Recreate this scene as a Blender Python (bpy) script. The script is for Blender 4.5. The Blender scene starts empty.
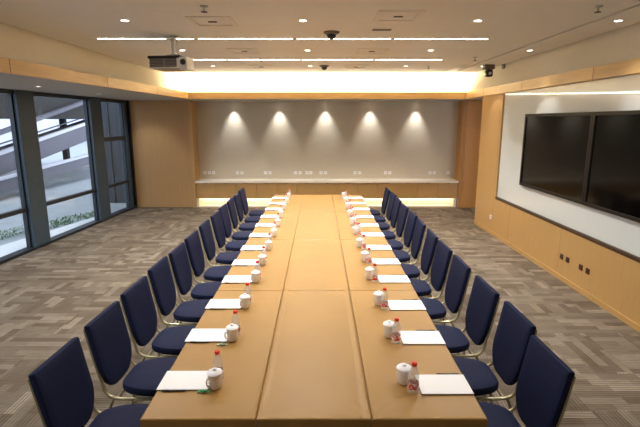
import bpy, bmesh, math, random
from mathutils import Vector, Matrix
random.seed(7)
PI = math.pi
C = bpy.context.scene.collection
sc = bpy.context.scene

# ------------------------------------------------------------------ materials
def lin(c):
    return tuple(((v/255)/12.92 if v/255 <= .04045 else ((v/255+.055)/1.055)**2.4) for v in c)

def newmat(name):
    m = bpy.data.materials.new(name); m.use_nodes = True
    nt = m.node_tree; b = nt.nodes['Principled BSDF']
    return m, nt, b

def N(nt, kind, **kw):
    n = nt.nodes.new(kind)
    for k, v in kw.items(): setattr(n, k, v)
    return n

def coords(nt, scale=(1,1,1), which='Object'):
    t = N(nt, 'ShaderNodeTexCoord'); mp = N(nt, 'ShaderNodeMapping')
    mp.inputs['Scale'].default_value = scale
    nt.links.new(t.outputs[which], mp.inputs['Vector'])
    return mp.outputs['Vector']

def world_coords(nt, scale=(1,1,1)):
    g = N(nt, 'ShaderNodeNewGeometry'); mp = N(nt, 'ShaderNodeMapping')
    mp.inputs['Scale'].default_value = scale
    nt.links.new(g.outputs['Position'], mp.inputs['Vector'])
    return mp.outputs['Vector']

def ramp(nt, fac, stops):
    r = N(nt, 'ShaderNodeValToRGB'); els = r.color_ramp.elements
    while len(els) < len(stops): els.new(.5)
    for e, (p, c) in zip(els, stops): e.position = p; e.color = (*c, 1)
    nt.links.new(fac, r.inputs['Fac'])
    return r.outputs['Color']

def noise_mat(name, col, var=.08, scale=(4,4,4), nscale=3., rough=.6, metallic=0, bump=0, bscale=200, detail=4, spec=.5, coat=0):
    m, nt, b = newmat(name)
    n = N(nt, 'ShaderNodeTexNoise'); n.inputs['Scale'].default_value = nscale; n.inputs['Detail'].default_value = detail
    nt.links.new(world_coords(nt, scale), n.inputs['Vector'])
    c = lin(col); lo = tuple(v*(1-var) for v in c); hi = tuple(min(1, v*(1+var)) for v in c)
    nt.links.new(ramp(nt, n.outputs['Fac'], [(.3, lo), (.7, hi)]), b.inputs['Base Color'])
    b.inputs['Roughness'].default_value = rough; b.inputs['Metallic'].default_value = metallic
    b.inputs['Specular IOR Level'].default_value = spec
    b.inputs['Coat Weight'].default_value = coat
    if bump:
        n2 = N(nt, 'ShaderNodeTexNoise'); n2.inputs['Scale'].default_value = bscale
        bp = N(nt, 'ShaderNodeBump'); bp.inputs['Strength'].default_value = bump; bp.inputs['Distance'].default_value = .002
        nt.links.new(coords(nt), n2.inputs['Vector'])
        nt.links.new(n2.outputs['Fac'], bp.inputs['Height']); nt.links.new(bp.outputs['Normal'], b.inputs['Normal'])
    return m

def emit_mat(name, col, strength):
    m, nt, b = newmat(name)
    b.inputs['Base Color'].default_value = (*lin(col), 1)
    b.inputs['Emission Color'].default_value = (*lin(col), 1)
    b.inputs['Emission Strength'].default_value = strength
    return m

WOOD = (192, 154, 98)
M = {}
M['wood'] = noise_mat('maple_veneer', WOOD, .045, (9, 9, .6), 4, .38, spec=.4)
M['wood_h'] = noise_mat('maple_veneer_horizontal', WOOD, .10, (.7, .7, 12), 4, .38, spec=.4)
M['wood_tan'] = noise_mat('tan_veneer', (190, 152, 104), .04, (6, 6, .5), 3, .5, spec=.3)
M['wood_orange'] = noise_mat('orange_veneer', (190, 142, 80), .05, (9, 9, .6), 4, .4, spec=.4)
M['gap_shade_card'] = noise_mat('dark_brown_gap_shade_card', (70, 48, 30), .1, rough=.5)  # shade of the gap below the white panel; also the notepad cards
M['ceiling'] = noise_mat('ceiling_paint', (234, 230, 222), .015, rough=.85)
M['plaster'] = noise_mat('cream_plaster', (224, 216, 196), .02, rough=.85)
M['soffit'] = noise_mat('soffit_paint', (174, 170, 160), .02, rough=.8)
M['cove'] = noise_mat('cove_plaster', (235, 228, 205), .02, rough=.9)
M['gap'] = noise_mat('shadow_gap', (58, 50, 38), .05, rough=.9)
M['plinth'] = noise_mat('cream_plinth', (240, 232, 212), .03, rough=.5)
M['stone'] = noise_mat('cream_worktop', (250, 242, 226), .04, (5,5,5), 6, .3)
M['white_panel'] = noise_mat('white_glass_panel', (222, 228, 228), .01, rough=.22, spec=.5)
M['mullion'] = noise_mat('slate_aluminium', (58, 78, 94), .06, rough=.45)
M['mullion_dark'] = noise_mat('dark_aluminium', (28, 36, 44), .06, rough=.4)
M['screen'] = noise_mat('black_screen', (4, 3, 3), .05, rough=.12, spec=.16)
M['bezel'] = noise_mat('dark_bezel', (26, 20, 17), .1, rough=.5, spec=.3)
M['cloth'] = None
M['navy'] = noise_mat('navy_fabric', (16, 25, 58), .14, (12,12,12), 4, .75, bump=.5, bscale=350, spec=.25)
M['frame'] = noise_mat('bronze_tube', (178, 170, 136), .08, rough=.35, metallic=.45)
M['paper'] = noise_mat('white_paper', (244, 244, 246), .01, rough=.7)
M['ceramic'] = noise_mat('white_ceramic', (235, 230, 222), .01, rough=.18)
M['ceramic_mark'] = noise_mat('grey_print', (168, 160, 150), .1, rough=.3)
M['red'] = noise_mat('red_plastic', (224, 44, 30), .05, rough=.4)
def label_mat():
    m, nt, b = newmat('red_label')
    n = N(nt, 'ShaderNodeTexNoise'); n.inputs['Scale'].default_value = 45; n.inputs['Detail'].default_value = 1
    nt.links.new(coords(nt), n.inputs['Vector'])
    nt.links.new(ramp(nt, n.outputs['Fac'], [(.47, lin((206, 48, 44))), (.53, lin((240, 222, 218)))]), b.inputs['Base Color'])
    b.inputs['Roughness'].default_value = .4
    return m
M['label_red'] = label_mat()
M['pen'] = noise_mat('black_pen', (22, 22, 26), .1, rough=.35)
M['green'] = noise_mat('green_foil', (62, 160, 92), .3, (90,90,90), 4, .4)
M['pale_green'] = noise_mat('pale_green_foil', (176, 206, 178), .2, (90,90,90), 4, .4)
M['black'] = noise_mat('black_plastic', (20, 20, 22), .1, rough=.3)
M['projector'] = noise_mat('projector_grey', (150, 142, 130), .05, rough=.45)
M['projector_white'] = noise_mat('projector_white', (226, 222, 214), .03, rough=.4)
M['vent_grey'] = noise_mat('vent_grey', (104, 94, 84), .05, rough=.6)
M['white_metal'] = noise_mat('white_metal', (228, 222, 210), .02, rough=.5)
M['grille'] = noise_mat('grille_beige', (172, 158, 138), .02, rough=.6)
M['chrome'] = noise_mat('brushed_steel', (176, 176, 168), .03, rough=.3, metallic=.9)
M['brown_socket'] = noise_mat('dark_red_socket', (74, 34, 22), .05, rough=.4)
M['concrete'] = noise_mat('outdoor_paving', (158, 166, 170), .08, (.6,.6,.6), 3, .8)
M['kerb'] = noise_mat('pale_kerb', (222, 226, 228), .03, rough=.8)
M['ramp'] = noise_mat('grey_ramp_concrete', (108, 107, 118), .08, (.5,.5,.5), 2, .7)
M['ramp_white'] = noise_mat('white_ramp_edge', (214, 214, 224), .04, rough=.6)
M['far_building'] = noise_mat('pale_render', (212, 212, 228), .04, (.3,.3,.3), 2, .8)
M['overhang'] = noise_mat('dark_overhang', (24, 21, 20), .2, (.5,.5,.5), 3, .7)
M['jog'] = noise_mat('blue_grey_cladding', (54, 62, 70), .3, (3, 3, .2), 3, .6)
M['strip_light'] = emit_mat('strip_light', (255, 246, 230), 18)
M['lamp_disc'] = emit_mat('lamp_disc', (255, 246, 230), 8)
M['cove_led'] = emit_mat('cove_led', (255, 238, 208), 60)
M['toe_led'] = emit_mat('toe_led', (255, 242, 220), 7)
M['thin_glow'] = emit_mat('thin_glow', (255, 248, 232), 1.3)

def cloth_mat():
    m, nt, b = newmat('tan_tablecloth')
    n = N(nt, 'ShaderNodeTexNoise'); n.inputs['Scale'].default_value = 2.2; n.inputs['Detail'].default_value = 3
    nt.links.new(world_coords(nt, (1.4, 1, 1)), n.inputs['Vector'])
    c = lin((162, 121, 55))
    nt.links.new(ramp(nt, n.outputs['Fac'], [(.25, tuple(v*.92 for v in c)), (.75, tuple(v*1.06 for v in c))]), b.inputs['Base Color'])
    b.inputs['Roughness'].default_value = .42; b.inputs['Specular IOR Level'].default_value = .5
    b.inputs['Sheen Weight'].default_value = .15
    n2 = N(nt, 'ShaderNodeTexNoise'); n2.inputs['Scale'].default_value = 5; n2.inputs['Detail'].default_value = 2
    nt.links.new(world_coords(nt, (1, 1, 1)), n2.inputs['Vector'])
    bp = N(nt, 'ShaderNodeBump'); bp.inputs['Strength'].default_value = .25; bp.inputs['Distance'].default_value = .01
    nt.links.new(n2.outputs['Fac'], bp.inputs['Height']); nt.links.new(bp.outputs['Normal'], b.inputs['Normal'])
    return m
M['cloth'] = cloth_mat()

def carpet_mat():
    m, nt, b = newmat('carpet_tiles')
    g = N(nt, 'ShaderNodeNewGeometry')
    def patch(scl, rot, off, bw=.36, rh=.09):
        mp = N(nt, 'ShaderNodeMapping'); mp.inputs['Rotation'].default_value = (0,0,rot); mp.inputs['Location'].default_value = off
        nt.links.new(g.outputs['Position'], mp.inputs['Vector'])
        br = N(nt, 'ShaderNodeTexBrick')
        br.inputs['Scale'].default_value = scl; br.inputs['Mortar Size'].default_value = 0
        br.inputs['Brick Width'].default_value = bw; br.inputs['Row Height'].default_value = rh
        br.inputs['Color1'].default_value = (0,0,0,1); br.inputs['Color2'].default_value = (1,1,1,1)
        br.inputs['Bias'].default_value = 0; br.offset = .37; br.offset_frequency = 2; br.squash = 1
        nt.links.new(mp.outputs['Vector'], br.inputs['Vector'])
        return br.outputs['Color']
    A = patch(1, 0, (0,0,0)); B = patch(1, PI/2, (.21,.06,0), .3, .09)
    sn = N(nt, 'ShaderNodeVectorMath', operation='SNAP'); sn.inputs[1].default_value = (.36, .27, 10)
    nt.links.new(g.outputs['Position'], sn.inputs[0])
    wn = N(nt, 'ShaderNodeTexWhiteNoise', noise_dimensions='2D'); nt.links.new(sn.outputs[0], wn.inputs['Vector'])
    ck = N(nt, 'ShaderNodeMath', operation='GREATER_THAN'); ck.inputs[1].default_value = .62
    nt.links.new(wn.outputs['Value'], ck.inputs[0])
    big = N(nt, 'ShaderNodeTexNoise'); big.inputs['Scale'].default_value = 2.6; big.inputs['Detail'].default_value = 2
    nt.links.new(g.outputs['Position'], big.inputs['Vector'])
    sel = N(nt, 'ShaderNodeMix', data_type='RGBA')
    nt.links.new(ck.outputs[0], sel.inputs[0]); nt.links.new(A, sel.inputs[6]); nt.links.new(B, sel.inputs[7])
    mixn = N(nt, 'ShaderNodeMix', data_type='RGBA'); mixn.inputs[0].default_value = .42
    nt.links.new(sel.outputs[2], mixn.inputs[6]); nt.links.new(big.outputs['Fac'], mixn.inputs[7])
    # fine pile streaks across each tile
    w = N(nt, 'ShaderNodeTexNoise'); w.inputs['Scale'].default_value = 1; w.inputs['Detail'].default_value = 2
    mp = N(nt, 'ShaderNodeMapping'); mp.inputs['Scale'].default_value = (9, 70, 1)
    nt.links.new(g.outputs['Position'], mp.inputs['Vector']); nt.links.new(mp.outputs['Vector'], w.inputs['Vector'])
    m2 = N(nt, 'ShaderNodeMix', data_type='RGBA'); m2.inputs[0].default_value = .3
    nt.links.new(mixn.outputs[2], m2.inputs[6]); nt.links.new(w.outputs['Fac'], m2.inputs[7])
    # thin stripes, turned with each tile
    sep = N(nt, 'ShaderNodeSeparateXYZ'); nt.links.new(g.outputs['Position'], sep.inputs[0])
    ax = N(nt, 'ShaderNodeMix', data_type='FLOAT'); nt.links.new(ck.outputs[0], ax.inputs[0])
    nt.links.new(sep.outputs[1], ax.inputs[2]); nt.links.new(sep.outputs[0], ax.inputs[3])
    mu = N(nt, 'ShaderNodeMath', operation='MULTIPLY'); mu.inputs[1].default_value = 2*PI/.03; nt.links.new(ax.outputs[0], mu.inputs[0])
    si = N(nt, 'ShaderNodeMath', operation='SINE'); nt.links.new(mu.outputs[0], si.inputs[0])
    sa = N(nt, 'ShaderNodeMath', operation='MULTIPLY_ADD'); sa.inputs[1].default_value = .5; sa.inputs[2].default_value = .5; nt.links.new(si.outputs[0], sa.inputs[0])
    m3 = N(nt, 'ShaderNodeMix', data_type='RGBA'); m3.inputs[0].default_value = .16
    nt.links.new(m2.outputs[2], m3.inputs[6]); nt.links.new(sa.outputs[0], m3.inputs[7])
    col = ramp(nt, m3.outputs[2], [(.2, lin((80, 68, 55))), (.4, lin((104, 92, 78))), (.6, lin((120, 109, 95))), (.78, lin((156, 145, 130)))])
    nt.links.new(col, b.inputs['Base Color'])
    b.inputs['Roughness'].default_value = .95; b.inputs['Specular IOR Level'].default_value = .15
    return m
M['carpet'] = carpet_mat()

def fabric_wall_mat():
    m, nt, b = newmat('grey_fabric_wall')
    v = world_coords(nt, (1,1,1))
    n = N(nt, 'ShaderNodeTexNoise'); n.inputs['Scale'].default_value = 90
    nt.links.new(v, n.inputs['Vector'])
    c = lin((204, 195, 178))
    nt.links.new(ramp(nt, n.outputs['Fac'], [(.3, tuple(x*.93 for x in c)), (.7, tuple(x*1.05 for x in c))]), b.inputs['Base Color'])
    b.inputs['Roughness'].default_value = .75
    return m
M['fabric'] = fabric_wall_mat()

def glass_mat(name, tint, refl):
    m = bpy.data.materials.new(name); m.use_nodes = True; nt = m.node_tree
    nt.nodes.clear()
    out = N(nt, 'ShaderNodeOutputMaterial'); tr = N(nt, 'ShaderNodeBsdfTransparent'); gl = N(nt, 'ShaderNodeBsdfGlossy')
    tr.inputs['Color'].default_value = (*tint, 1); gl.inputs['Roughness'].default_value = .02
    mx = N(nt, 'ShaderNodeMixShader'); lw = N(nt, 'ShaderNodeLayerWeight'); lw.inputs['Blend'].default_value = .5
    pw = N(nt, 'ShaderNodeMath', operation='POWER'); pw.inputs[1].default_value = 4
    ml = N(nt, 'ShaderNodeMath', operation='MULTIPLY_ADD'); ml.inputs[1].default_value = refl; ml.inputs[2].default_value = .03
    nt.links.new(lw.outputs['Facing'], pw.inputs[0]); nt.links.new(pw.outputs[0], ml.inputs[0]); nt.links.new(ml.outputs[0], mx.inputs[0])
    nt.links.new(tr.outputs[0], mx.inputs[1]); nt.links.new(gl.outputs[0], mx.inputs[2]); nt.links.new(mx.outputs[0], out.inputs[0])
    return m
M['glass'] = glass_mat('window_glass', (.90, .94, .96), .25)

def pet_mat():
    m = bpy.data.materials.new('clear_bottle'); m.use_nodes = True; nt = m.node_tree
    nt.nodes.clear()
    out = N(nt, 'ShaderNodeOutputMaterial'); tr = N(nt, 'ShaderNodeBsdfTransparent'); gl = N(nt, 'ShaderNodeBsdfPrincipled')
    tr.inputs['Color'].default_value = (.93, .93, .93, 1)
    gl.inputs['Base Color'].default_value = (.97, .96, .95, 1); gl.inputs['Roughness'].default_value = .12
    mx = N(nt, 'ShaderNodeMixShader'); mx.inputs[0].default_value = .24
    nt.links.new(tr.outputs[0], mx.inputs[1]); nt.links.new(gl.outputs[0], mx.inputs[2]); nt.links.new(mx.outputs[0], out.inputs[0])
    return m
M['pet'] = pet_mat()

# ------------------------------------------------------------------ mesh helpers
def box(bm, c, s, bev=0, seg=2, rot=None):
    """box centred at c with size s"""
    r = bmesh.ops.create_cube(bm, size=1)
    vs = r['verts']
    for v in vs: v.co = Vector((v.co.x*s[0], v.co.y*s[1], v.co.z*s[2]))
    if bev:
        es = list({e for v in vs for e in v.link_edges})
        rb = bmesh.ops.bevel(bm, geom=es, offset=bev, segments=seg, affect='EDGES', profile=.5)
        vs = list(set(v for v in rb['verts']) | {v for v in vs if v.is_valid})
        vs = [v for v in vs if v.is_valid]
    for v in vs:
        if rot: v.co = rot @ v.co
        v.co += Vector(c)
    return vs

def bx(bm, x0, x1, y0, y1, z0, z1, bev=0, seg=2):
    return box(bm, ((x0+x1)/2, (y0+y1)/2, (z0+z1)/2), (x1-x0, y1-y0, z1-z0), bev, seg)

def tube(bm, pts, r, n=8, closed=False, cap=True):
    pts = [Vector(p) for p in pts]; rings = []
    k = len(pts)
    up0 = None
    for i, p in enumerate(pts):
        if closed: t = (pts[(i+1) % k]-pts[i-1]).normalized()
        else:
            a = pts[max(i-1, 0)]; b = pts[min(i+1, k-1)]; t = (b-a).normalized()
        if up0 is None:
            up0 = Vector((0,0,1)) if abs(t.z) < .9 else Vector((1,0,0))
        u = (up0 - t*up0.dot(t)).normalized(); up0 = u; w = t.cross(u)
        rings.append([bm.verts.new(p + (u*math.cos(2*PI*j/n) + w*math.sin(2*PI*j/n))*r) for j in range(n)])
    m = k if closed else k-1
    for i in range(m):
        A = rings[i]; B = rings[(i+1) % k]
        for j in range(n): bm.faces.new((A[j], A[(j+1) % n], B[(j+1) % n], B[j]))
    if cap and not closed:
        bm.faces.new(list(reversed(rings[0]))); bm.faces.new(rings[-1])

def smooth_path(pts, it=2):
    pts = [Vector(p) for p in pts]
    for _ in range(it):
        q = [pts[0]]
        for a, b in zip(pts[:-1], pts[1:]): q += [a*.75+b*.25, a*.25+b*.75]
        q.append(pts[-1]); pts = q
    return pts

def lathe(bm, prof, n=20, loc=(0,0,0)):
    rings = []
    for r, z in prof:
        if r < 1e-5: rings.append([bm.verts.new(Vector((0,0,z))+Vector(loc))])
        else: rings.append([bm.verts.new(Vector((r*math.cos(2*PI*j/n), r*math.sin(2*PI*j/n), z))+Vector(loc)) for j in range(n)])
    for A, B in zip(rings[:-1], rings[1:]):
        for j in range(n):
            j2 = (j+1) % n
            if len(A) == 1 and len(B) == 1: continue
            if len(A) == 1: bm.faces.new((A[0], B[j], B[j2]))
            elif len(B) == 1: bm.faces.new((A[j], A[j2], B[0]))
            else: bm.faces.new((A[j], A[j2], B[j2], B[j]))

def prism(bm, poly, axis, a, b):
    """extrude a 2D polygon along an axis from a to b"""
    def P(p, t):
        return {'x': (t, p[0], p[1]), 'y': (p[0], t, p[1]), 'z': (p[0], p[1], t)}[axis]
    A = [bm.verts.new(P(p, a)) for p in poly]; B = [bm.verts.new(P(p, b)) for p in poly]
    n = len(poly)
    bm.faces.new(A); bm.faces.new(list(reversed(B)))
    for i in range(n): bm.faces.new((A[i], B[i], B[(i+1) % n], A[(i+1) % n]))

def obj(name, bm, m, parent=None, smooth=False, label=None):
    bmesh.ops.recalc_face_normals(bm, faces=bm.faces)
    me = bpy.data.meshes.new(name); bm.to_mesh(me); bm.free()
    if m: me.materials.append(m)
    if smooth:
        for p in me.polygons: p.use_smooth = True
        try: me.set_sharp_from_angle(angle=math.radians(38))
        except Exception: pass
    o = bpy.data.objects.new(name, me); C.objects.link(o)
    if parent: o.parent = parent
    if label: o['label'] = label
    return o

def B(): return bmesh.new()

def thing(name, label, cat, loc=(0,0,0), rotz=0, group=None):
    o = bpy.data.objects.new(name, None); C.objects.link(o)
    o.empty_display_size = .1
    o.location = loc; o.rotation_euler = (0,0,rotz); o['label'] = label; o['category'] = cat
    if group: o['group'] = group
    return o

def tag(o, label, cat, group=None, kind=None):
    o['label'] = label; o['category'] = cat
    if group: o['group'] = group
    if kind: o['kind'] = kind
    return o

def struct(name, bm, m, parent=None, smooth=False, label=None):
    o = obj(name, bm, m, parent, smooth, label)
    if not parent: o['kind'] = 'structure'
    return o

def sroot(name, label=None):
    o = bpy.data.objects.new(name, None); C.objects.link(o); o['kind'] = 'structure'
    if label: o['label'] = label
    return o

def dup(root, loc, rotz, label=None, group=None):
    r = root.copy(); C.objects.link(r); r.location = loc; r.rotation_euler = (0,0,rotz)
    if label: r['label'] = label
    if group: r['group'] = group
    for ch in list(root.children):
        c = ch.copy(); C.objects.link(c); c.parent = r
        for g in ch.children:
            d = g.copy(); C.objects.link(d); d.parent = c
    return r

ORD = ['first', 'second', 'third', 'fourth', 'fifth', 'sixth', 'seventh', 'eighth', 'ninth', 'tenth', 'eleventh', 'twelfth', 'thirteenth']

# ------------------------------------------------------------------ setting
CEIL = 3.3; SOF = 2.775; BANDT = 2.925
YB = -3.2            # wall behind the camera
XR = 3.5; XL = -3.45
def WX(y): return -5.22 + (y-6)*.32/6     # window wall line

b = B(); prism(b, [(-5.75, YB-.1), (4.5, YB-.1), (4.5, 12.7), (WX(12.1), 12.7), (WX(12.1), 12.1), (WX(YB)-.05, YB-.1)][0:2] + [(4.5, 12.7), (WX(12.7)-.05, 12.7), (WX(YB)-.05, YB-.1)], 'z', -.12, 0)
struct('floor', b, M['carpet'], label='grey-brown patchwork carpet tiles')

# main ceiling: slabs around, shadow gaps; ends at the cove
b = B(); bx(b, XL+.03, 2.90, YB, 10.36, CEIL, CEIL+.12); bx(b, 2.96, 3.44, YB, 10.36, CEIL, CEIL+.12)
bx(b, XL-.05, 3.6, YB, 11.4, CEIL+.12, CEIL+.2)
struct('ceiling', b, M['ceiling'], label='pale painted ceiling around the light strips')
b = B(); bx(b, XL, XL+.03, YB, 10.36, CEIL+.02, CEIL+.12); bx(b, 2.90, 2.96, YB, 10.36, CEIL+.06, CEIL+.12); bx(b, 3.44, 3.5, YB, 10.36, CEIL+.06, CEIL+.12)
struct('trim_1', b, M['gap'], label='dark shadow gaps along the ceiling edge')
# upstand walls above the wood band
b = B(); bx(b, XL-.1, XL, YB, 11.3, BANDT, CEIL+.12); struct('trim_2', b, M['plaster'], label='cream upstand above the window-side band')
b = B(); bx(b, XR, XR+.1, YB, 11.3, BANDT, CEIL+.12); struct('trim_3', b, M['plaster'], label='cream upstand above the screen-side band')
b = B(); bx(b, XL-.1, XR+.1, 11.3, 11.4, SOF+.02, CEIL+.2); struct('trim_4', b, M['cove'], label='brightly lit cove wall')
# wood band running round the room
def band(name, x0, x1, y0, y1, joints, axis, label):
    r = B()
    bx(r, x0, x1, y0, y1, SOF-.005, BANDT)
    struct(name, r, M['wood_h'], label=label)
def XBL(y): return -3.38 + (y-5)*.32/6
b = B(); prism(b, [(XBL(YB), YB), (XBL(11.04), 11.04), (XBL(11.04)-.06, 11.04), (XBL(YB)-.06, YB)], 'z', SOF-.005, BANDT)
struct('trim_5', b, M['wood_h'], label='maple band above the windows')
band('trim_6', XBL(11)-.01, XR-.06, 11.0, 11.04, (), 'x', 'maple band under the glowing cove')
band('trim_7', XR-.06, XR+.1, YB, 11.04, (), 'y', 'maple band above the screens')
# ledges on top of the band that carry the light strip
b = B(); bx(b, XL, XR, 11.04, 11.3, BANDT-.06, BANDT-.04); struct('trim_8', b, M['cove'])
# joints in the bands
b = B()
for y in (1.6, 3.4, 5.2, 7.3, 9.2): bx(b, XBL(y)-.005, XBL(y)+.0015, y-.004, y+.004, SOF, BANDT)
for y in (1.9, 3.9, 5.95, 8.0, 9.85): bx(b, XR-.0615, XR-.0595, y-.004, y+.004, SOF, BANDT)
struct('trim_9', b, M['gap'], label='thin vertical joints in the maple band')

# soffits
b = B(); prism(b, [(XBL(YB)-.06, YB), (XBL(11.04)-.06, 11.04), (XBL(11.04)-.06, 12.6), (WX(12.6)-.1, 12.6), (WX(YB)-.1, YB)], 'z', SOF, SOF+.1)
struct('trim_10', b, M['soffit'], label='grey soffit over the windows')
b = B(); bx(b, XBL(11.04)-.06, XR, 11.04, 12.6, SOF, SOF+.02); bx(b, XR, 4.5, 9.7, 12.6, SOF, SOF+.1)
struct('trim_11', b, M['soffit'], label='shadowed soffit over the fabric wall')

# back wall : tan pier, fabric niche, reveal frame, door wall
b = B(); bx(b, WX(12.0)+.02, -3.35, 12.0, 12.6, 0, SOF)
struct('wall_back', b, M['wood_tan'], label='tan veneer wall beside the windows')
b = B(); bx(b, -3.27, 3.80, 12.45, 12.6, .2, SOF)
for x in (-2.3, -1.35, -.4, .55, 1.5, 2.45): bx(b, x-.003, x+.003, 12.447, 12.45, .7, SOF)
struct('wall_fabric', b, M['fabric'], label='grey fabric-lined wall washed by spotlights')
b = B(); bx(b, -3.35, -3.27, 11.96, 12.45, 0, SOF); prism(b, [(3.69, 11.96), (3.73, 11.96), (3.83, 12.45), (3.79, 12.45)], 'z', 0, SOF)
struct('trim_12', b, M['wood'], label='maple reveals framing the fabric wall')
# passage beyond the end of the screen wall
b = B(); bx(b, 3.72, 4.5, 11.9, 12.6, 0, SOF); struct('wall_passage', b, M['wood_orange'], label='orange veneer wall around the door')
b = B(); bx(b, 4.4, 4.5, 9.9, 11.9, 0, SOF); struct('wall_passage_side', b, M['wood_orange'])
d = sroot('door_1', 'orange veneer door in the recess')
b = B(); bx(b, 3.76, 4.36, 11.86, 11.9, .01, 2.31, .004); o = obj('door_leaf', b, M['wood_orange'], d)
b = B(); bx(b, 3.76, 4.36, 11.86, 11.9, 2.34, 2.76, .004); o = obj('transom_panel', b, M['wood_orange'], d)
b = B(); lathe(b, [(0,0),(.012,0),(.012,.05),(0,.05)], 10)
for v in b.verts: v.co = Vector((4.28, 11.86 - v.co.z, 1.0)) + Vector((v.co.x, 0, v.co.y))
bx(b, 4.16, 4.292, 11.805, 11.82, .99, 1.01); obj('door_handle', b, M['chrome'], d)

# right wall with recessed white panel
b = B()
bx(b, XR, XR+.4, YB, 10.03, 0, .78); bx(b, XR, XR+.4, 8.92, 10.03, .78, SOF)
bx(b, XR+.07, XR+.4, YB, 8.92, .78, SOF)
struct('wall_right', b, M['wood'], label='maple veneer wall around the screens')
b = B()
for y in (1.2, 2.9, 4.6, 6.4, 8.2): bx(b, XR-.0012, XR, y-.003, y+.003, .1, .78)
bx(b, XR-.0012, XR, 9.0, 9.006, 0, SOF)
struct('trim_13', b, noise_mat('veneer_joint', (160, 124, 76), .05, rough=.5), label='thin joints in the maple veneer')
b = B(); bx(b, XR-.012, XR, YB, 10.03, 0, .075, .003); struct('baseboard_right', b, M['wood_h'])
b = B(); bx(b, XR-.003, XR+.07, YB, 8.92, .742, .785); struct('trim_14', b, M['gap_shade_card'], label='dark strip standing for the shadow gap under the white panel')  # shade of the gap put into the dark colour of a solid strip
# front wall and near walls (behind the camera)
b = B(); bx(b, WX(YB)-.1, XR+.4, YB-.15, YB, 0, CEIL+.2); struct('wall_front', b, M['wood_tan'])

# ---- window wall
def along(y0, y1, z0, z1, t0, t1, bm, bev=0):
    """box following the window wall line; t = offset outwards (-) / inwards (+)"""
    P = [(WX(y0)+t1, y0), (WX(y1)+t1, y1), (WX(y1)+t0, y1), (WX(y0)+t0, y0)]
    prism(bm, P, 'z', z0, z1)
cols = [(-2.9, -2.45), (-.7, -.25), (1.5, 1.95), (3.7, 4.15), (5.75, 6.18), (7.88, 8.32), (10.14, 10.6)]
n = 15
for i, (a, c_) in enumerate(cols):
    b = B(); along(a, c_, 0, SOF, -.09, .05, b)
    struct('trim_%d' % n, b, M['mullion'], label='dark slate window column'); n += 1
b = B(); along(11.72, 11.86, 0, SOF, -.12, .02, b); struct('trim_%d' % n, b, M['mullion']); n += 1
b = B(); along(11.94, 12.0, 0, SOF, -.16, .05, b); struct('trim_%d' % n, b, M['mullion_dark']); n += 1
b = B(); along(YB, 12.0, 2.70, SOF, -.12, .02, b); struct('trim_%d' % n, b, M['mullion_dark'], label='window head'); n += 1
b = B(); along(YB, 12.0, 0, .05, -.12, .05, b); struct('trim_%d' % n, b, M['mullion_dark'], label='window sill rail'); n += 1
spans = [(cols[i][1], cols[i+1][0]) for i in range(len(cols)-1)] + [(10.6, 11.72), (11.86, 11.94)]
w = 1
for i, (a, c_) in enumerate(spans):
    if c_ < 3: continue
    r = sroot('window_%d' % w, 'fixed window pane in dark slate framing'); w += 1
    b = B(); along(a, c_, .70, .77, -.08, .0, b)
    if a > 10.5: along(a, c_, 1.79, 1.89, -.08, .0, b)
    along(a, a+.035, .05, 2.7, -.08, -.01, b); along(c_-.035, c_, .05, 2.7, -.08, -.01, b)
    obj('window_frame', b, M['mullion_dark'], r)
    b = B(); along(a+.01, c_-.01, .05, 2.7, -.05, -.044, b); obj('pane', b, M['glass'], r)

# ------------------------------------------------------------------ outdoors
b = B(); bx(b, -60, -4.9, -30, 60, -.35, -.06); struct('ground', b, M['concrete'], label='grey paved forecourt outside the windows')
b = B(); prism(b, [(-6.7, 4.0), (-5.35, 4.0), (-5.1, 11.2), (-5.35, 11.2)], 'z', -.06, -.01)
tag(struct('kerb', b, M['kerb']), 'pale stone kerb between the windows and the low hedge', 'kerb')
# low hedge of leafy tufts
b = B(); rnd = random.Random(3)
for i in range(1500):
    t = rnd.random(); cx = -6.9 + t*1.45; cy = 7.4 + t*3.7
    cx += rnd.uniform(-.16, .16); z = rnd.uniform(-.05, .10); s = rnd.uniform(.02, .05)
    R = Matrix.Rotation(rnd.uniform(0, 2*PI), 3, 'Z') @ Matrix.Rotation(rnd.uniform(-1.2, 1.2), 3, 'X')
    vs = [b.verts.new(R @ Vector(p) + Vector((cx, cy, z))) for p in ((-s*.4, 0, 0), (0, -s*.1, -s*.2), (s*.4, 0, 0), (0, 0, s))]
    b.faces.new(vs)
M['leaf'] = noise_mat('hedge_leaf', (84, 122, 74), .35, (6,6,6), 4, .6)
tag(obj('low_hedge', b, M['leaf']), 'low strip of green planting outside the windows', 'hedge', kind='stuff')

def slab(name, poly, x0, x1, m, label, cat, group=None):
    b = B(); prism(b, poly, 'x', x0, x1); return tag(obj(name, b, m), label, cat, group)
rt = thing('outdoor_ramp', 'upper sloping grey ramp with white edge seen through the windows', 'ramp')
b = B(); prism(b, [(11.5, .15), (26, 2.35), (26, 3.05), (11.5, .75)], 'x', -10.8, -10); obj('ramp_body', b, M['ramp'], rt)
b = B(); prism(b, [(11.5, .75), (26, 3.05), (26, 3.17), (11.5, .87)], 'x', -10.1, -9.96); obj('ramp_edge', b, M['ramp_white'], rt)
b = B(); tube(b, [(-10.1, 11.5, 1.05), (-10.1, 26, 3.36)], .025, 6)
for k in range(8): tube(b, [(-10.1, 12+k*2, .85+k*.319), (-10.1, 12+k*2, 1.13+k*.319)], .015, 6)
obj('handrail', b, M['mullion'], rt)
rt = thing('outdoor_ramp', 'lower sloping pale ramp near the ground outside the windows', 'ramp')
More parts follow.
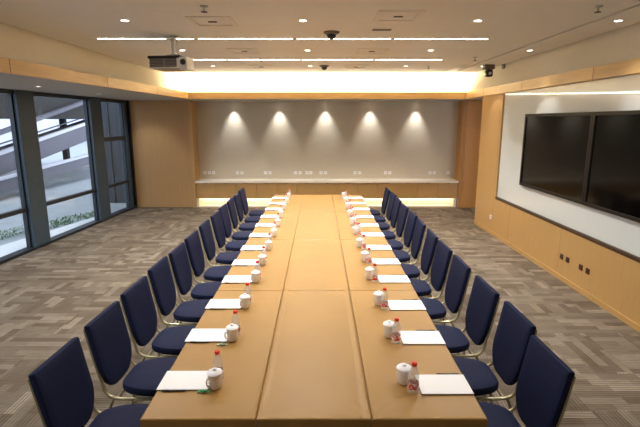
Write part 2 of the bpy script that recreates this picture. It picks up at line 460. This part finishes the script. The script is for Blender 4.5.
b = B(); prism(b, [(10, .02), (22.5, .77), (22.5, 1.10), (10, .36)], 'x', -9.75, -9.3); obj('ramp_body', b, M['ramp'], rt)
b = B(); prism(b, [(10, .36), (22.5, 1.10), (22.5, 1.18), (10, .44)], 'x', -9.4, -9.27); obj('ramp_edge', b, M['ramp_white'], rt)
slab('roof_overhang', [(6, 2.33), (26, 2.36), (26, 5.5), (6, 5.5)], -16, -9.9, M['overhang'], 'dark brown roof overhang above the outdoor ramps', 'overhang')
slab('fascia_beam', [(13.5, 1.7), (21.5, 3.38), (21.5, 3.5), (13.5, 1.82)], -9.88, -9.7, M['ramp'], 'thin pale diagonal beam below the dark overhang', 'beam')
b = B(); bx(b, -30, -28, 5, 75, -.3, 7); tag(obj('far_building', b, M['far_building']), 'pale building wall across the forecourt', 'building')
b = B(); bx(b, -6.3, -4.6, 13.0, 16, -.3, 5)
for k in range(5): bx(b, -6.25+k*.33, -6.19+k*.33, 12.96, 13.0, -.3, 5)
tag(obj('cladding_wall', b, M['jog']), 'blue-grey ribbed cladding wall just outside the last window', 'wall')
for k, (x, y) in enumerate([(-12.6, 22.9), (-12.6, 20.1)]):
    b = B(); bx(b, x-.12, x+.12, y-.12, y+.12, -.2, 2.6)
    tag(obj('outdoor_post', b, M['overhang']), 'dark post under the roof overhang, ' + ('farther from' if k == 0 else 'nearer to') + ' the windows', 'post')

# ------------------------------------------------------------------ back wall furniture
UW = (3.69+3.27)/13
def cabinet(k):
    x = -3.27 + k*UW
    lab = {0: 'maple wall cabinet unit at the window end of the row', 12: 'maple wall cabinet unit at the door end of the row'}.get(
        k, 'maple wall cabinet unit, %s from the window end' % ORD[k])
    r = thing('base_cabinet', lab, 'cabinet', (x, 12.0, .234), 0, 'base cabinets under the worktop')
    return r
cab = cabinet(0)
b = B(); bx(b, .001, UW-.001, .02, .44, 0, .42); obj('body', b, M['wood'], cab)
b = B(); bx(b, .007, UW-.007, 0, .019, .002, .418, .003); dr = obj('door', b, M['wood'], cab)
b = B(); bx(b, UW/2-.05, UW/2+.05, -.006, 0, .405, .413); obj('finger_pull', b, M['gap'], dr)
for k in range(1, 13):
    x = -3.27 + k*UW
    dup(cab, (x, 12.0, .234), 0, 'maple wall cabinet unit at the door end of the row' if k == 12 else
        ('maple wall cabinet unit, %s from the window end' % ORD[k] if k < 7 else 'maple wall cabinet unit, %s from the door end' % ORD[12-k]))
b = B(); bx(b, -3.268, 3.685, 11.95, 12.45, .655, .708, .005)
tag(obj('worktop', b, M['stone']), 'long cream worktop over the maple cabinets', 'worktop')
# lit plinth below cabinets
b = B(); bx(b, -3.27, 3.66, 12.25, 12.45, 0, .232); struct('trim_%d' % n, b, M['plinth'], label='cream lit plinth below the cabinets'); n += 1
b = B(); bx(b, -3.27, 3.66, 12.0, 12.25, 0, .03); bx(b, -3.27, -3.2, 12.0, 12.25, .03, .233); bx(b, 3.6, 3.66, 12.0, 12.25, .03, .233)
struct('trim_%d' % n, b, M['plinth']); n += 1
b = B(); bx(b, -3.18, 3.58, 12.17, 12.20, .21, .233)
tag(obj('toe_light', b, M['toe_led']), 'warm light strip glowing under the maple cabinets', 'light strip')

# sockets on the fabric wall
def socket_mesh(bw=.082, m='white_metal'):
    r = thing('wall_socket', 'x', 'socket', (0,0,0))
    b = B(); bx(b, -bw/2, bw/2, -.012, 0, -bw/2, bw/2, .004); pl = obj('face_plate', b, M['paper' if m == 'white_metal' else m], r)
    b = B()
    for dx in (-.012, .012): bx(b, dx-.003, dx+.003, -.0135, -.0118, -.010, .010)
    bx(b, -.004, .004, -.0135, -.0118, .014, .022); obj('slots', b, M['gap'], pl)
    return r
sx = [-3.118, -2.995, -2.881, -2.23, -2.107, -1.464, -1.341, -.644, -.52, -.329, -.226, .054, .177, .985, 1.108, 1.82, 1.937, 3.038, 3.156, 3.531]
s0 = None
for k, x in enumerate(sx):
    nm = len(sx)
    lab = 'small white wall socket on grey fabric wall, ' + (('%s from the window end' % (ORD+['thirteenth'])[k]) if k < 10 else ('%s from the door end' % ORD[nm-1-k]))
    if s0 is None: s0 = socket_mesh(); s0.location = (x, 12.45, .875); s0['label'] = lab; s0['group'] = 'white sockets above the worktop'
    else: dup(s0, (x, 12.45, .875), 0, lab, 'white sockets above the worktop')
# dark sockets on the screen wall
s1 = None
for k, (y, z) in enumerate([(6.31, .345), (6.15, .345), (5.82, .345), (5.66, .345)]):
    lab = 'dark red-brown wall socket low on maple wall, %s from the back of the room' % ORD[k]
    if s1 is None: s1 = socket_mesh(.075, 'brown_socket'); s1.location = (XR, y, z); s1.rotation_euler = (0,0,-PI/2); s1['label'] = lab; s1['group'] = 'dark sockets under the screens'
    else: dup(s1, (XR, y, z), -PI/2, lab, 'dark sockets under the screens')
dup(s0, (XR, 9.08, .345), -PI/2, 'lone white wall socket low on the maple wall by the recess', 'white socket by the recess')

# white panel and screens
b = B(); bx(b, XR+.03, XR+.069, YB, 8.915, .787, SOF-.006, .004)
tag(obj('wall_panel', b, M['white_panel']), 'large white glossy panel behind the two black screens', 'panel')
b = B(); prism(b, [(8.9, 2.754), (8.9, 2.762), (4.0, 2.514), (4.0, 2.502)], 'x', XR+.02, XR+.029)  # thin emissive line just off the panel, sloping down towards the camera
tag(obj('bright_line', b, M['thin_glow']), 'thin bright glowing line across the top of the white panel', 'light strip')
def screen(y0, label):
    r = thing('wall_screen', label, 'screen', (XR+.03, y0, 1.175), 0, 'black wall screens')
    W, H = 1.95, 1.2
    b = B(); bx(b, -.03, 0, 0, W, 0, H); obj('back_case', b, M['bezel'], r)
    b = B(); t = .045
    bx(b, -.055, -.03, 0, W, 0, t, .004); bx(b, -.055, -.03, 0, W, H-t, H, .004)
    bx(b, -.055, -.03, 0, t, t, H-t, .004); bx(b, -.055, -.03, W-t, W, t, H-t, .004); obj('bezel', b, M['bezel'], r)
    b = B(); bx(b, -.04, -.03, t, W-t, t, H-t); obj('display_glass', b, M['screen'], r)
    return r
screen(5.91, 'large black wall screen at the far side, beside the bare white panel end')
screen(3.957, 'large black wall screen cut off by the edge of the view')

# ------------------------------------------------------------------ ceiling fittings
def strip(y, x0, x1, joints, label, nm):
    r = thing('ceiling_light_strip', label, 'light strip', (0, y, CEIL), 0, 'linear ceiling lights')
    xs = [x0] + joints + [x1]
    for a, c_ in zip(xs[:-1], xs[1:]):
        b = B(); bx(b, a+.03, c_-.03, -.016, .016, -.006, .004); obj('diffuser', b, M['strip_light'], r)
    b = B(); bx(b, x0-.015, x1+.015, -.026, -.016, -.004, .004); bx(b, x0-.015, x1+.015, .016, .026, -.004, .004)
    for j in joints: bx(b, j-.03, j+.03, -.024, .024, -.008, .004)
    obj('trim_channel', b, M['grille'], r)
strip(6.2, -2.87, 2.2, [-1.58, -.31, .95], 'long glowing ceiling strip light crossing above the projector pole', 's')
strip(8.24, -2.85, 2.15, [-1.58, -.31, .95], 'shorter-looking glowing ceiling strip light closer to the cove', 's')
strip(4.16, -2.85, 2.15, [-1.58, -.31, .95], 'glowing ceiling strip light overhead, out of view', 's')
strip(2.1, -2.85, 2.15, [-1.58, -.31, .95], 'glowing ceiling strip light behind the viewpoint', 's')

def spot(loc, power, size, blend=.5, col=(1, .97, .93), target=(0,0,-1), r=.04):
    l = bpy.data.lights.new('downlight_lamp', 'SPOT'); l.energy = power; l.spot_size = math.radians(size); l.spot_blend = blend
    l.color = col; l.shadow_soft_size = r
    o = bpy.data.objects.new('downlight_lamp', l); C.objects.link(o); o.location = loc
    o.rotation_euler = Vector(target).to_track_quat('-Z', 'Y').to_euler()
    return o
dl = thing('downlight', 'x', 'downlight', (0,0,0), 0, 'round ceiling downlights')
b = B(); lathe(b, [(.038, .004), (.038, -.002), (.05, -.005), (.054, 0), (.054, .004)], 24); obj('trim_ring', b, M['white_metal'], dl, True)
b = B(); lathe(b, [(0, -.001), (.037, -.001), (.037, .003), (0, .003)], 24); obj('lens', b, M['lamp_disc'], dl)
first = True
rows = [(3.1, 'overhead'), (5.13, 'row before the long strip light'), (7.2, 'row between the two strip lights'), (9.2, 'row beside the cove')]
colsx = [(-2.05, 'column over the window side'), (-.17, 'column over the table'), (1.68, 'column over the screen-side chairs'), (3.17, 'strip beside the screen wall')]
for (y, ry) in rows:
    for (x, cx) in colsx:
        lab = 'round recessed downlight, %s, %s' % (ry, cx)
        if first: dl.location = (x, y, CEIL); dl['label'] = lab; first = False
        else: dup(dl, (x, y, CEIL), 0, lab)
        spot((x, y, CEIL-.02), (125 if y > 4 else 40) if x < 3 else 30, 125 if x < 3 else 75, .8)
for y, l in ((5.2, 'beside the first columns'), (7.2, 'by the middle window'), (9.17, 'by the second column'), (11.3, 'by the tan wall')):
    dup(dl, (-4.28, y, SOF), 0, 'small downlight in the grey window soffit, ' + l, 'soffit downlights')
    spot((-4.28, y, SOF-.02), 18, 110, .7)
# wall-washing spots over the fabric wall
for k, x in enumerate((-2.26, -1.05, .17, 1.36, 2.58)):
    dup(dl, (x, 12.27, SOF), 0, 'wall-washer downlight above the grey fabric wall, %s from the window end' % ORD[k], 'wall washers')
    spot((x, 12.27, SOF-.03), 46, 64, 1.0, (1, .97, .92), (0, .12, -1), .025)

# air diffusers
def diffuser(loc, label, h=.23):
    r = thing('ceiling_diffuser', label, 'air diffuser', loc, 0, 'square ceiling air diffusers')
    b = B(); t = .05
    for (x0, x1, y0, y1) in ((-h, h, -h, -h+t), (-h, h, h-t, h), (-h, -h+t, -h+t, h-t), (h-t, h, -h+t, h-t)):
        bx(b, x0, x1, y0, y1, -.012, .0, .003)
    obj('outer_frame', b, M['white_metal'], r)
    b = B(); bx(b, -h+t+.02, h-t-.02, -h+t+.02, h-t-.02, -.006, 0, .003); obj('centre_plate', b, M['ceiling'], r)
    b = B(); bx(b, -.045, .045, -.012, .012, -.014, -.006); obj('slot', b, M['gap'], r)
    return r
diffuser((-1.13, 5.15, CEIL), 'square ceiling air diffuser nearer the front, window side')
diffuser((.80, 4.9, CEIL), 'square ceiling air diffuser nearer the front, screen side')
diffuser((-1.13, 7.25, CEIL), 'square ceiling air diffuser between the strip lights, window side')
diffuser((.80, 7.25, CEIL), 'square ceiling air diffuser between the strip lights, screen side')
diffuser((-1.12, 9.27, CEIL), 'square ceiling air diffuser beside the cove, window side')
diffuser((.72, 9.27, CEIL), 'square ceiling air diffuser beside the cove, screen side')
b = B(); bx(b, .62, .84, 5.57, 5.66, -.006+CEIL, CEIL, .002); tag(obj('ceiling_grille', b, M['vent_grey']), 'small grey ceiling grille just before the long strip light', 'grille')
for k, (y0, y1) in enumerate(((9.1, 10.25),)):
    r = thing('ceiling_air_vent', 'pale linear air vent in the ceiling beside the camera bracket', 'air grille', (2.79, y0, CEIL))
    b = B(); L = y1-y0
    for q in range(5): bx(b, -.05+q*.03, -.035+q*.03, 0, L, -.012, .0)
    obj('slats', b, M['white_metal'], r)
    b = B(); bx(b, -.065, .1, -.015, 0, -.012, 0); bx(b, -.065, .1, L, L+.015, -.012, 0); obj('end_caps', b, M['white_metal'], r)

def dome(loc, label):
    r = thing('dome_camera', label, 'ceiling camera', loc, 0, 'black dome cameras')
    b = B(); lathe(b, [(0, 0), (.095, 0), (.095, -.012), (.07, -.03), (0, -.03)], 24); obj('mount_ring', b, M['vent_grey'], r, True)
    b = B(); lathe(b, [(.058, -.03), (.055, -.05), (.042, -.07), (.022, -.083), (0, -.087)], 24); obj('dome', b, M['black'], r, True)
dome((.15, 5.75, CEIL), 'black dome camera on the ceiling at the long strip light')
dome((.10, 9.1, CEIL), 'black dome camera on the ceiling nearer the cove')

def sprinkler(loc, label, first=None):
    r = thing('ceiling_sprinkler', label, 'sprinkler', loc, 0, 'ceiling sprinklers')
    b = B(); lathe(b, [(0, 0), (.04, 0), (.036, -.01), (.01, -.014), (.009, -.05), (0, -.05)], 14); obj('stem', b, M['chrome'], r, True)
    b = B(); lathe(b, [(0, -.05), (.026, -.05), (.03, -.056), (0, -.056)], 14); obj('deflector', b, M['vent_grey'], r, True)
for (x, y, z, l) in ((-1.06, 4.5, CEIL, 'ceiling sprinkler at the top edge, window side'), (2.58, 4.5, CEIL, 'ceiling sprinkler at the top edge, screen side'),
                     (-.98, 8.1, CEIL, 'ceiling sprinkler beside the second strip light'), (2.6, 7.95, CEIL, 'ceiling sprinkler by the camera bracket'),
                     (2.12, 9.2, CEIL, 'ceiling sprinkler near the end of the second strip light'),
                     (-1.75, 10.9, CEIL+.12, 'sprinkler in the glowing cove, window side'), (1.42, 10.7, CEIL+.12, 'sprinkler in the glowing cove, screen side')):
    sprinkler((x, y, z), l)

# bracket camera
r = thing('mounted_camera', 'black camera hanging from a short wall bracket above the screens', 'camera', (3.45, 9.0, 3.33))
b = B(); bx(b, -.34, .05, -.06, .06, -.02, .005, .004); bx(b, .03, .05, -.06, .06, -.1, .04, .004); obj('bracket', b, M['vent_grey'], r)
b = B(); bx(b, -.33, -.15, -.09, .09, -.12, -.02, .012); obj('camera_base', b, M['vent_grey'], r)
b = B(); bx(b, -.30, -.17, -.075, .06, -.25, -.12, .03, 3); hd = obj('camera_head', b, M['black'], r, True)
b = B(); lathe(b, [(0, 0), (.026, 0), (.026, .02), (0, .02)], 14)
for v in b.verts: v.co = Vector((-.235+v.co.x, -.068-v.co.z, -.19+v.co.y))
obj('lens', b, M['projector_white'], hd, True)

# projector
pr = thing('projector', 'grey ceiling projector hanging from a short pole', 'projector', (-1.84, 6.05, 2.90), math.radians(-10))
pr.scale = (.88, 1, .86)
b = B(); bx(b, -.27, .20, -.17, .2, 0, .15, .012); obj('body', b, M['projector'], pr)
b = B(); bx(b, -.29, .19, -.18, .19, .135, .175, .006); obj('top_cover', b, M['black'], pr)
b = B()
for x0, x1 in ((-.27, -.06), (-.03, .14)):
    for q in range(6): bx(b, x0, x1, -.176, -.17, .02+q*.02, .031+q*.02)
obj('vent_louvres', b, M['vent_grey'], pr)
b = B(); bx(b, -.29, .20, -.178, -.17, 0, .014); bx(b, .145, .20, -.178, -.17, .014, .14); obj('lower_trim', b, M['projector_white'], pr)
b = B(); box(b, (.25, -.1, .06), (.11, .2, .18), .012, rot=None); fp = obj('front_panel', b, M['projector_white'], pr)
b = B(); lathe(b, [(0, 0), (.042, 0), (.045, .02), (.03, .02), (.028, .008), (0, .006)], 18)
for v in b.verts: v.co = Vector((.258+v.co.x*.9, -.2-v.co.z, .075+v.co.y*.9))
obj('lens', b, M['black'], fp, True)
b = B(); tube(b, [(0, 0, .22), (0, 0, .43)], .022, 10); tube(b, [(.05, .03, .24), (.05, .03, .43)], .008, 6); obj('pole', b, M['white_metal'], pr, True)
b = B(); bx(b, -.07, .07, -.07, .07, .42, .43, .002); obj('ceiling_plate', b, M['chrome'], pr)
b = B(); bx(b, -.10, .10, -.015, .015, .19, .215, .004); bx(b, -.015, .015, -.1, .1, .175, .195, .004)
for a in (-.1, .1): tube(b, [(0, 0, .23), (a*.9, .0, .20)], .008, 6)
obj('mount', b, M['chrome'], pr)

# cove LED strips (on top of the band ledge)
b = B(); bx(b, XL+.02, XR-.02, 11.10, 11.17, BANDT-.04, BANDT-.015)
tag(obj('cove_light', b, M['cove_led']), 'warm light strip hidden behind the back band, lighting the cove', 'light strip')

# ------------------------------------------------------------------ conference tables
TX = -.027; TW = .601; TL = 1.83; TY0 = 2.095; TZ = .75
def table(ix, iy, label):
    x0 = TX + (ix-1.5)*TW; y0 = TY0 + iy*TL
    r = thing('conference_table', label, 'table', (x0, y0, 0), 0, 'cloth-covered tables pushed together')
    g = .0015
    X0, X1, Y0, Y1 = g, TW-g, g, TL-g
    b = B(); nx, ny = (40, 90) if iy == 0 else (14, 30)
    rr = random.Random(ix*10+iy)
    ph = [rr.uniform(0, 6) for _ in range(4)]
    grid = []
    corners = [(X0, Y0), (X1, Y0), (X0, Y1), (X1, Y1)]
    ins = .012
    for j in range(ny+1):
        row = []
        for i in range(nx+1):
            x = X0+ins + (X1-X0-2*ins)*i/nx; y = Y0+ins + (Y1-Y0-2*ins)*j/ny
            z = TZ + .0006*math.sin(5*x+ph[0])*math.sin(3*y+ph[1])
            if iy == 0:
                for q, (cx, cy) in enumerate(corners):
                    if ix != 1 and not ((ix == 0 and q == 1 and False) or (ix == 2 and q == 0)): continue
                    dx, dy = abs(x-cx), abs(y-cy); d = math.hypot(dx, dy)
                    if d < .24:
                        a = math.atan2(dy, dx)
                        f = (1-d/.24)**1.3 * min(1, d/.03)
                        z += .0055*f*math.sin(a*13 + q)
            if ix == 1 and (i <= (1 if iy == 0 else 0) or i >= nx-(1 if iy == 0 else 0)): z += .004
            row.append(b.verts.new((x, y, z)))
        grid.append(row)
    for j in range(ny):
        for i in range(nx): b.faces.new((grid[j][i], grid[j][i+1], grid[j+1][i+1], grid[j+1][i]))
    loop = [grid[0][i] for i in range(nx)] + [grid[j][nx] for j in range(ny)] + [grid[ny][i] for i in range(nx, 0, -1)] + [grid[j][0] for j in range(ny, 0, -1)]
    cx, cy = TW/2, TL/2
    prev = loop
    base = [v.co.copy() for v in loop]
    for (off, dz, wav) in ((.005, .0012, 0), (.009, -.0008, 0), (.0115, -.0045, 0), (.012, -.010, 0), (.0122, -.09, .3), (.0125, -.17, .7), (.0125, -.24, 1)):
        cur = []
        for k, p in enumerate(base):
            ex = (1 if p.x > X1-ins-1e-4 else -1 if p.x < X0+ins+1e-4 else 0)
            ey = (1 if p.y > Y1-ins-1e-4 else -1 if p.y < Y0+ins+1e-4 else 0)
            wv = .0
            if wav: wv = wav*.004*(-1+math.sin(p.x*23+p.y*17+ph[2]))
            cur.append(b.verts.new((p.x+ex*(off+min(wv,0)), p.y+ey*(off+min(wv,0)), TZ+dz if dz < -.001 or True else p.z)))
        m_ = len(prev)
        for k in range(m_): b.faces.new((prev[k], prev[(k+1) % m_], cur[(k+1) % m_], cur[k]))
        prev = cur
    obj('table_cover', b, M['cloth'], r, True)
    b = B(); bx(b, .03, TW-.03, .03, TL-.03, TZ-.03, TZ-.006); obj('tabletop', b, M['wood'], r)
    for sx_ in (.07, TW-.07):
        for sy in (.1, TL-.1):
            b = B(); tube(b, [(sx_, sy, .0), (sx_, sy, TZ-.03)], .016, 8); obj('leg', b, M['frame'], r)
names = ['window-side row', 'middle row', 'screen-side row']
ends = ['at the near end with its front drape showing', 'second from the near end', 'third from the near end', 'at the far end by the cabinets']
for ix in range(3):
    for iy in range(4):
        table(ix, iy, 'tan cloth-covered table in the %s, %s' % (names[ix], ends[iy]))

# ------------------------------------------------------------------ chairs
def rounded_outline(pts, r, seg=4):
    out = []; n_ = len(pts)
    for i in range(n_):
        p = Vector(pts[i]); a = (Vector(pts[i-1])-p); c_ = (Vector(pts[(i+1) % n_])-p)
        rr = r[i] if isinstance(r, (list, tuple)) else r
        rr = min(rr, a.length*.49, c_.length*.49)
        A = p + a.normalized()*rr; D = p + c_.normalized()*rr
        for k in range(seg+1):
            t = k/seg; out.append((A*(1-t)+p*t)*(1-t) + (p*(1-t)+D*t)*t)
    return out
def pad(bm, outline, t, puff, bev, place):
    """cushion from a 2D outline: thickness t, rounded edge, slightly crowned faces"""
    n_ = len(outline); ctr = sum((Vector(p) for p in outline), Vector((0,0)))/n_
    levels = [(0., 0.), (bev*.3, -bev*.7+0), (bev, -bev)]
    rings = []
    def ring(scale_off, h):
        vs = []
        for p in outline:
            d = (Vector(p)-ctr); L = d.length; q = ctr + d*((L-scale_off)/L)
            vs.append(bm.verts.new(place(q.x, q.y, h)))
        return vs
    H = t/2
    seqs = [(bev, -H), (bev*.3, -H+bev*.3), (0, -H+bev), (0, H-bev), (bev*.3, H-bev*.3), (bev, H)]
    for off, h in seqs: rings.append(ring(off, h))
    for A, Bq in zip(rings[:-1], rings[1:]):
        for k in range(n_): bm.faces.new((A[k], A[(k+1) % n_], Bq[(k+1) % n_], Bq[k]))
    for side, R0 in ((1, rings[-1]), (-1, rings[0])):
        prev = R0
        for f in (.75, .45, .2):
            cur = []
            for p in outline:
                d = (Vector(p)-ctr); L = d.length; q = ctr + d*((L-bev)/L)*f
                cur.append(bm.verts.new(place(q.x, q.y, side*(H+puff*(1-f*f)))))
            for k in range(n_): bm.faces.new((prev[k], prev[(k+1) % n_], cur[(k+1) % n_], cur[k]))
            prev = cur
        bm.faces.new(prev)

REC = math.radians(11)
def make_chair():
    r = thing('conference_chair', 'x', 'chair', (0,0,0), 0, 'navy conference chairs round the table')
    # chair faces +y ; seat centre at origin, back at y=-.2
    so = rounded_outline([(-.16, -.15), (-.225, .02), (-.22, .24), (.22, .24), (.225, .02), (.16, -.15)], [.09, .12, .06, .06, .12, .09])
    b = B(); pad(b, [Vector(p) for p in so], .065, .012, .022, lambda x, y, h: Vector((x, y, .445+h)))
    obj('seat', b, M['navy'], r, True)
    # back outline: square shoulders, sides taper, rounded V bottom
    bo = rounded_outline([(-.222, .455), (.222, .455), (.218, .07), (.13, -.06), (-.13, -.06), (-.218, .07)], [.010, .010, .12, .09, .09, .12], 6)
    zb = .515-.03
    def place(x, y, h):
        # bow slightly across and lean back
        yy = -.215 - math.sin(REC)*y + h*math.cos(REC) - .012*(1-(x/.2)**2)
        return Vector((x, yy, zb + y*math.cos(REC) + h*math.sin(REC)))
    b = B(); pad(b, bo, .042, .006, .012, place)
    obj('backrest', b, M['navy'], r, True)
    # tube frame behind the back running down to the seat
    for s in (-1, 1):
        pts = [place(s*.205, .43, -.024), place(s*.208, .20, -.024), place(s*.205, .04, -.020), (s*.203, -.225, .43), (s*.205, -.17, .392), (s*.20, .0, .390), (s*.195, .19, .392)]
        b = B(); tube(b, smooth_path(pts, 2), .012, 8); obj('side_rail', b, M['frame'], r, True)
    for yy_ in (.17, -.15):
        b = B(); tube(b, [(-.197, yy_, .389), (.197, yy_, .389)], .010, 8); obj('cross_rail', b, M['frame'], r, True)
    for s in (-1, 1):
        b = B(); tube(b, smooth_path([(s*.2, .17, .395), (s*.212, .20, .33), (s*.228, .225, .004)], 2), .011, 8)
        lathe(b, [(0, 0), (.014, 0), (.014, .02), (0, .02)], 8, (s*.228, .225, 0)); obj('leg', b, M['frame'], r, True)
        b = B(); tube(b, smooth_path([(s*.2, -.17, .395), (s*.212, -.20, .33), (s*.228, -.265, .004)], 2), .011, 8)
        lathe(b, [(0, 0), (.014, 0), (.014, .02), (0, .02)], 8, (s*.228, -.265, 0)); obj('leg', b, M['frame'], r, True)
    return r
chair = make_chair()
padL = [2.35, 2.93, 3.50, 4.11, 4.64, 5.22, 5.85, 6.46, 7.08, 7.70, 8.27, 8.88]
padR = [2.305, 2.89, 3.47, 4.11, 4.67, 5.24, 5.88, 6.46, 7.05, 7.70, 8.28, 8.87]
def seatlab(k, side):
    return ('%s from the near end' % ORD[k]) if k < 6 else ('%s from the cabinet end' % ORD[11-k])
def jit(a): return random.uniform(-a, a)
first = True
for side, pads in (('window', padL), ('screen', padR)):
    for k, y in enumerate(pads):
        s = -1 if side == 'window' else 1
        x = -1.235 if s < 0 else (1.065, 1.12, 1.095)[k] if k < 3 else 1.085
        yy = y + (.085 if s < 0 else .155 if k == 0 else .13) + jit(.012)
        rot = (-PI/2 if s < 0 else PI/2) + jit(.035)
        lab = 'navy upholstered chair on the %s side of the table, %s' % (side, seatlab(k, side))
        if first: chair.location = (x, yy, 0); chair.rotation_euler = (0,0,rot); chair['label'] = lab; first = False
        else: dup(chair, (x+jit(.012), yy, 0), rot, lab)

# ------------------------------------------------------------------ things on the table
def make_mug():
    r = thing('lidded_mug', 'x', 'mug', (0,0,0), 0, 'white lidded mugs on the table')
    b = B(); lathe(b, [(0, 0), (.030, 0), (.033, .003), (.040, .02), (.0425, .05), (.0425, .088), (.040, .088), (.040, .03), (0, .01)], 24); obj('cup', b, M['ceramic'], r, True)
    b = B(); tube(b, smooth_path([(.040, 0, .075), (.056, 0, .077), (.064, 0, .05), (.053, 0, .028), (.040, 0, .030)], 2), .005, 8); obj('handle', b, M['ceramic'], r, True)
    b = B(); lathe(b, [(.038, .086), (.046, .088), (.046, .092), (.040, .099), (.018, .105), (.009, .106), (.008, .109), (.013, .113), (.011, .116), (0, .117)], 24); obj('lid', b, M['paper'], r, True)
    b = B(); bm_ = b
    for k in range(5):
        a0 = -1.2 + k*.16
        vs = [bm_.verts.new((.0428*math.cos(a), .0428*math.sin(a), z)) for a, z in ((a0, .045), (a0+.1, .045), (a0+.1, .07-.004*(k % 2)), (a0, .07))]
        bm_.faces.new(vs)
    obj('printed_mark', b, M['ceramic_mark'], r)
    r.scale = (.97, .97, 1.05)
    return r
def make_bottle():
    r = thing('water_bottle', 'x', 'bottle', (0,0,0), 0, 'clear water bottles on the table')
    b = B(); lathe(b, [(0, .004), (.024, 0), (.030, .004), (.031, .03), (.0295, .05), (.031, .07), (.0295, .09), (.031, .11), (.030, .13), (.024, .155), (.014, .178), (.0125, .182), (.0125, .196), (0, .196)], 20)
    obj('body', b, M['pet'], r, True)
    b = B(); lathe(b, [(.0317, .03), (.0317, .068)], 20); obj('label_band', b, M['label_red'], r, True)
    b = B(); lathe(b, [(.0135, .184), (.0155, .184), (.0155, .203), (.013, .206), (0, .206)], 18); obj('cap', b, M['red'], r, True)
    r.scale = (1, 1, .88)
    return r
def make_pad():
    r = thing('notepad', 'x', 'notepad', (0,0,0), 0, 'white notepads at each seat')
    b = B(); bx(b, -.148, .148, -.10, .10, 0, .003); obj('backing_card', b, M['gap_shade_card'], r)
    b = B(); bx(b, -.146, .147, -.099, .099, .003, .008, .0006, 1); obj('sheets', b, M['paper'], r)
    return r
def make_pen():
    b = B(); tube(b, [(-.068, 0, .0052), (-.058, 0, .0052), (.05, 0, .0052), (.062, 0, .0052)], .0045, 8); tube(b, [(.062, 0, .0052), (.071, 0, .0052)], .0022, 6)
    bx(b, -.066, -.028, -.0014, .0014, .009, .0112)
    return obj('pen', b, M['pen'], None, True)
protos = dict(mug=make_mug(), bottle=make_bottle(), pad=make_pad(), pen=make_pen())
used = set()
ZT = TZ+.002
def put(kind, loc, rz, label, group=None, cat=None):
    p = protos[kind]
    if kind not in used:
        used.add(kind); p.location = loc; p.rotation_euler = (0,0,rz); p['label'] = label; o = p
        if cat: p['category'] = cat
        if group: p['group'] = group
    else: o = dup(p, loc, rz, label, group)
    return o
for side, pads in (('window', padL), ('screen', padR)):
    s = -1 if side == 'window' else 1
    for k, y in enumerate(pads):
        w_ = '%s seat, %s' % (side + '-side', seatlab(k, side))
        px = -.785 if s < 0 else .727
        put('pad', (px+jit(.004), y+.1, ZT), (0 if s < 0 else PI)+jit(.02), 'white notepad at the ' + w_)
        if s < 0:
            put('pen', (px-.04, y-.008, ZT), jit(.03), 'black pen beside the notepad at the ' + w_, 'pens beside the notepads', 'pen')
            put('mug', (-.602+jit(.006), y+.032, ZT), PI+1.0+jit(.3), 'white lidded mug at the ' + w_)
            put('bottle', (-.600+jit(.004), y+.124, ZT), jit(3), 'red-capped water bottle at the ' + w_)
        else:
            put('pen', (px+.05, y+.21, ZT), PI+jit(.03), 'black pen beside the notepad at the ' + w_, 'pens beside the notepads', 'pen')
            put('mug', (.496+jit(.004), y+.126, ZT), 1.0+jit(.3), 'white lidded mug at the ' + w_)
            put('bottle', (.532+jit(.004), y+.036, ZT), jit(3), 'red-capped water bottle at the ' + w_)
# crumpled wrapped sweets
def wrapper(loc, m, label):
    b = B(); bmesh.ops.create_icosphere(b, subdivisions=2, radius=.016)
    rr = random.Random(5)
    for v in b.verts: v.co = Vector((v.co.x*1.2, v.co.y*.8, (v.co.z*.5+.008)))*(1+rr.uniform(-.12, .12))
    zmin = min(v.co.z for v in b.verts)
    for v in b.verts: v.co.z -= zmin
    prism(b, [(-.034, -.012), (-.016, -.003), (-.016, .003), (-.034, .012)], 'z', .004, .007)
    prism(b, [(.034, -.012), (.034, .012), (.016, .003), (.016, -.003)], 'z', .004, .007)
    o = obj('wrapped_sweet', b, m); o.location = loc; tag(o, label, 'sweet')
wrapper((-.655, 2.335, ZT), M['green'], 'small green wrapped sweet beside the mug at the near window-side seat')
wrapper((-.665, 2.89, ZT), M['pale_green'], 'small pale green wrapped sweet by the second window-side mug')

# ------------------------------------------------------------------ world, camera, colour
wd = bpy.data.worlds.new('overcast_sky'); sc.world = wd; wd.use_nodes = True
bg = wd.node_tree.nodes['Background']
bg.inputs['Color'].default_value = (.84, .88, 1.0, 1); bg.inputs['Strength'].default_value = 2.0

cam = bpy.data.cameras.new('camera'); co = bpy.data.objects.new('camera', cam); C.objects.link(co)
F = 456.; th = math.atan(92.5/F)
cam.sensor_width = 36; cam.lens = F/640*36; cam.clip_start = .05; cam.clip_end = 200
co.location = (0, 0, 2.26)
co.rotation_euler = (PI/2 - th, 0, -math.atan(math.cos(th)/F))
sc.camera = co
sc.view_settings.view_transform = 'Standard'; sc.view_settings.look = 'None'
sc.view_settings.gamma = 1; sc.view_settings.use_curve_mapping = False
sc.view_settings.exposure = .66
try:
    sc.cycles.use_denoising = True; sc.cycles.sample_clamp_indirect = 6; sc.cycles.max_bounces = 8
    sc.cycles.diffuse_bounces = 5; sc.cycles.caustics_reflective = False; sc.cycles.caustics_refractive = False
except Exception: pass
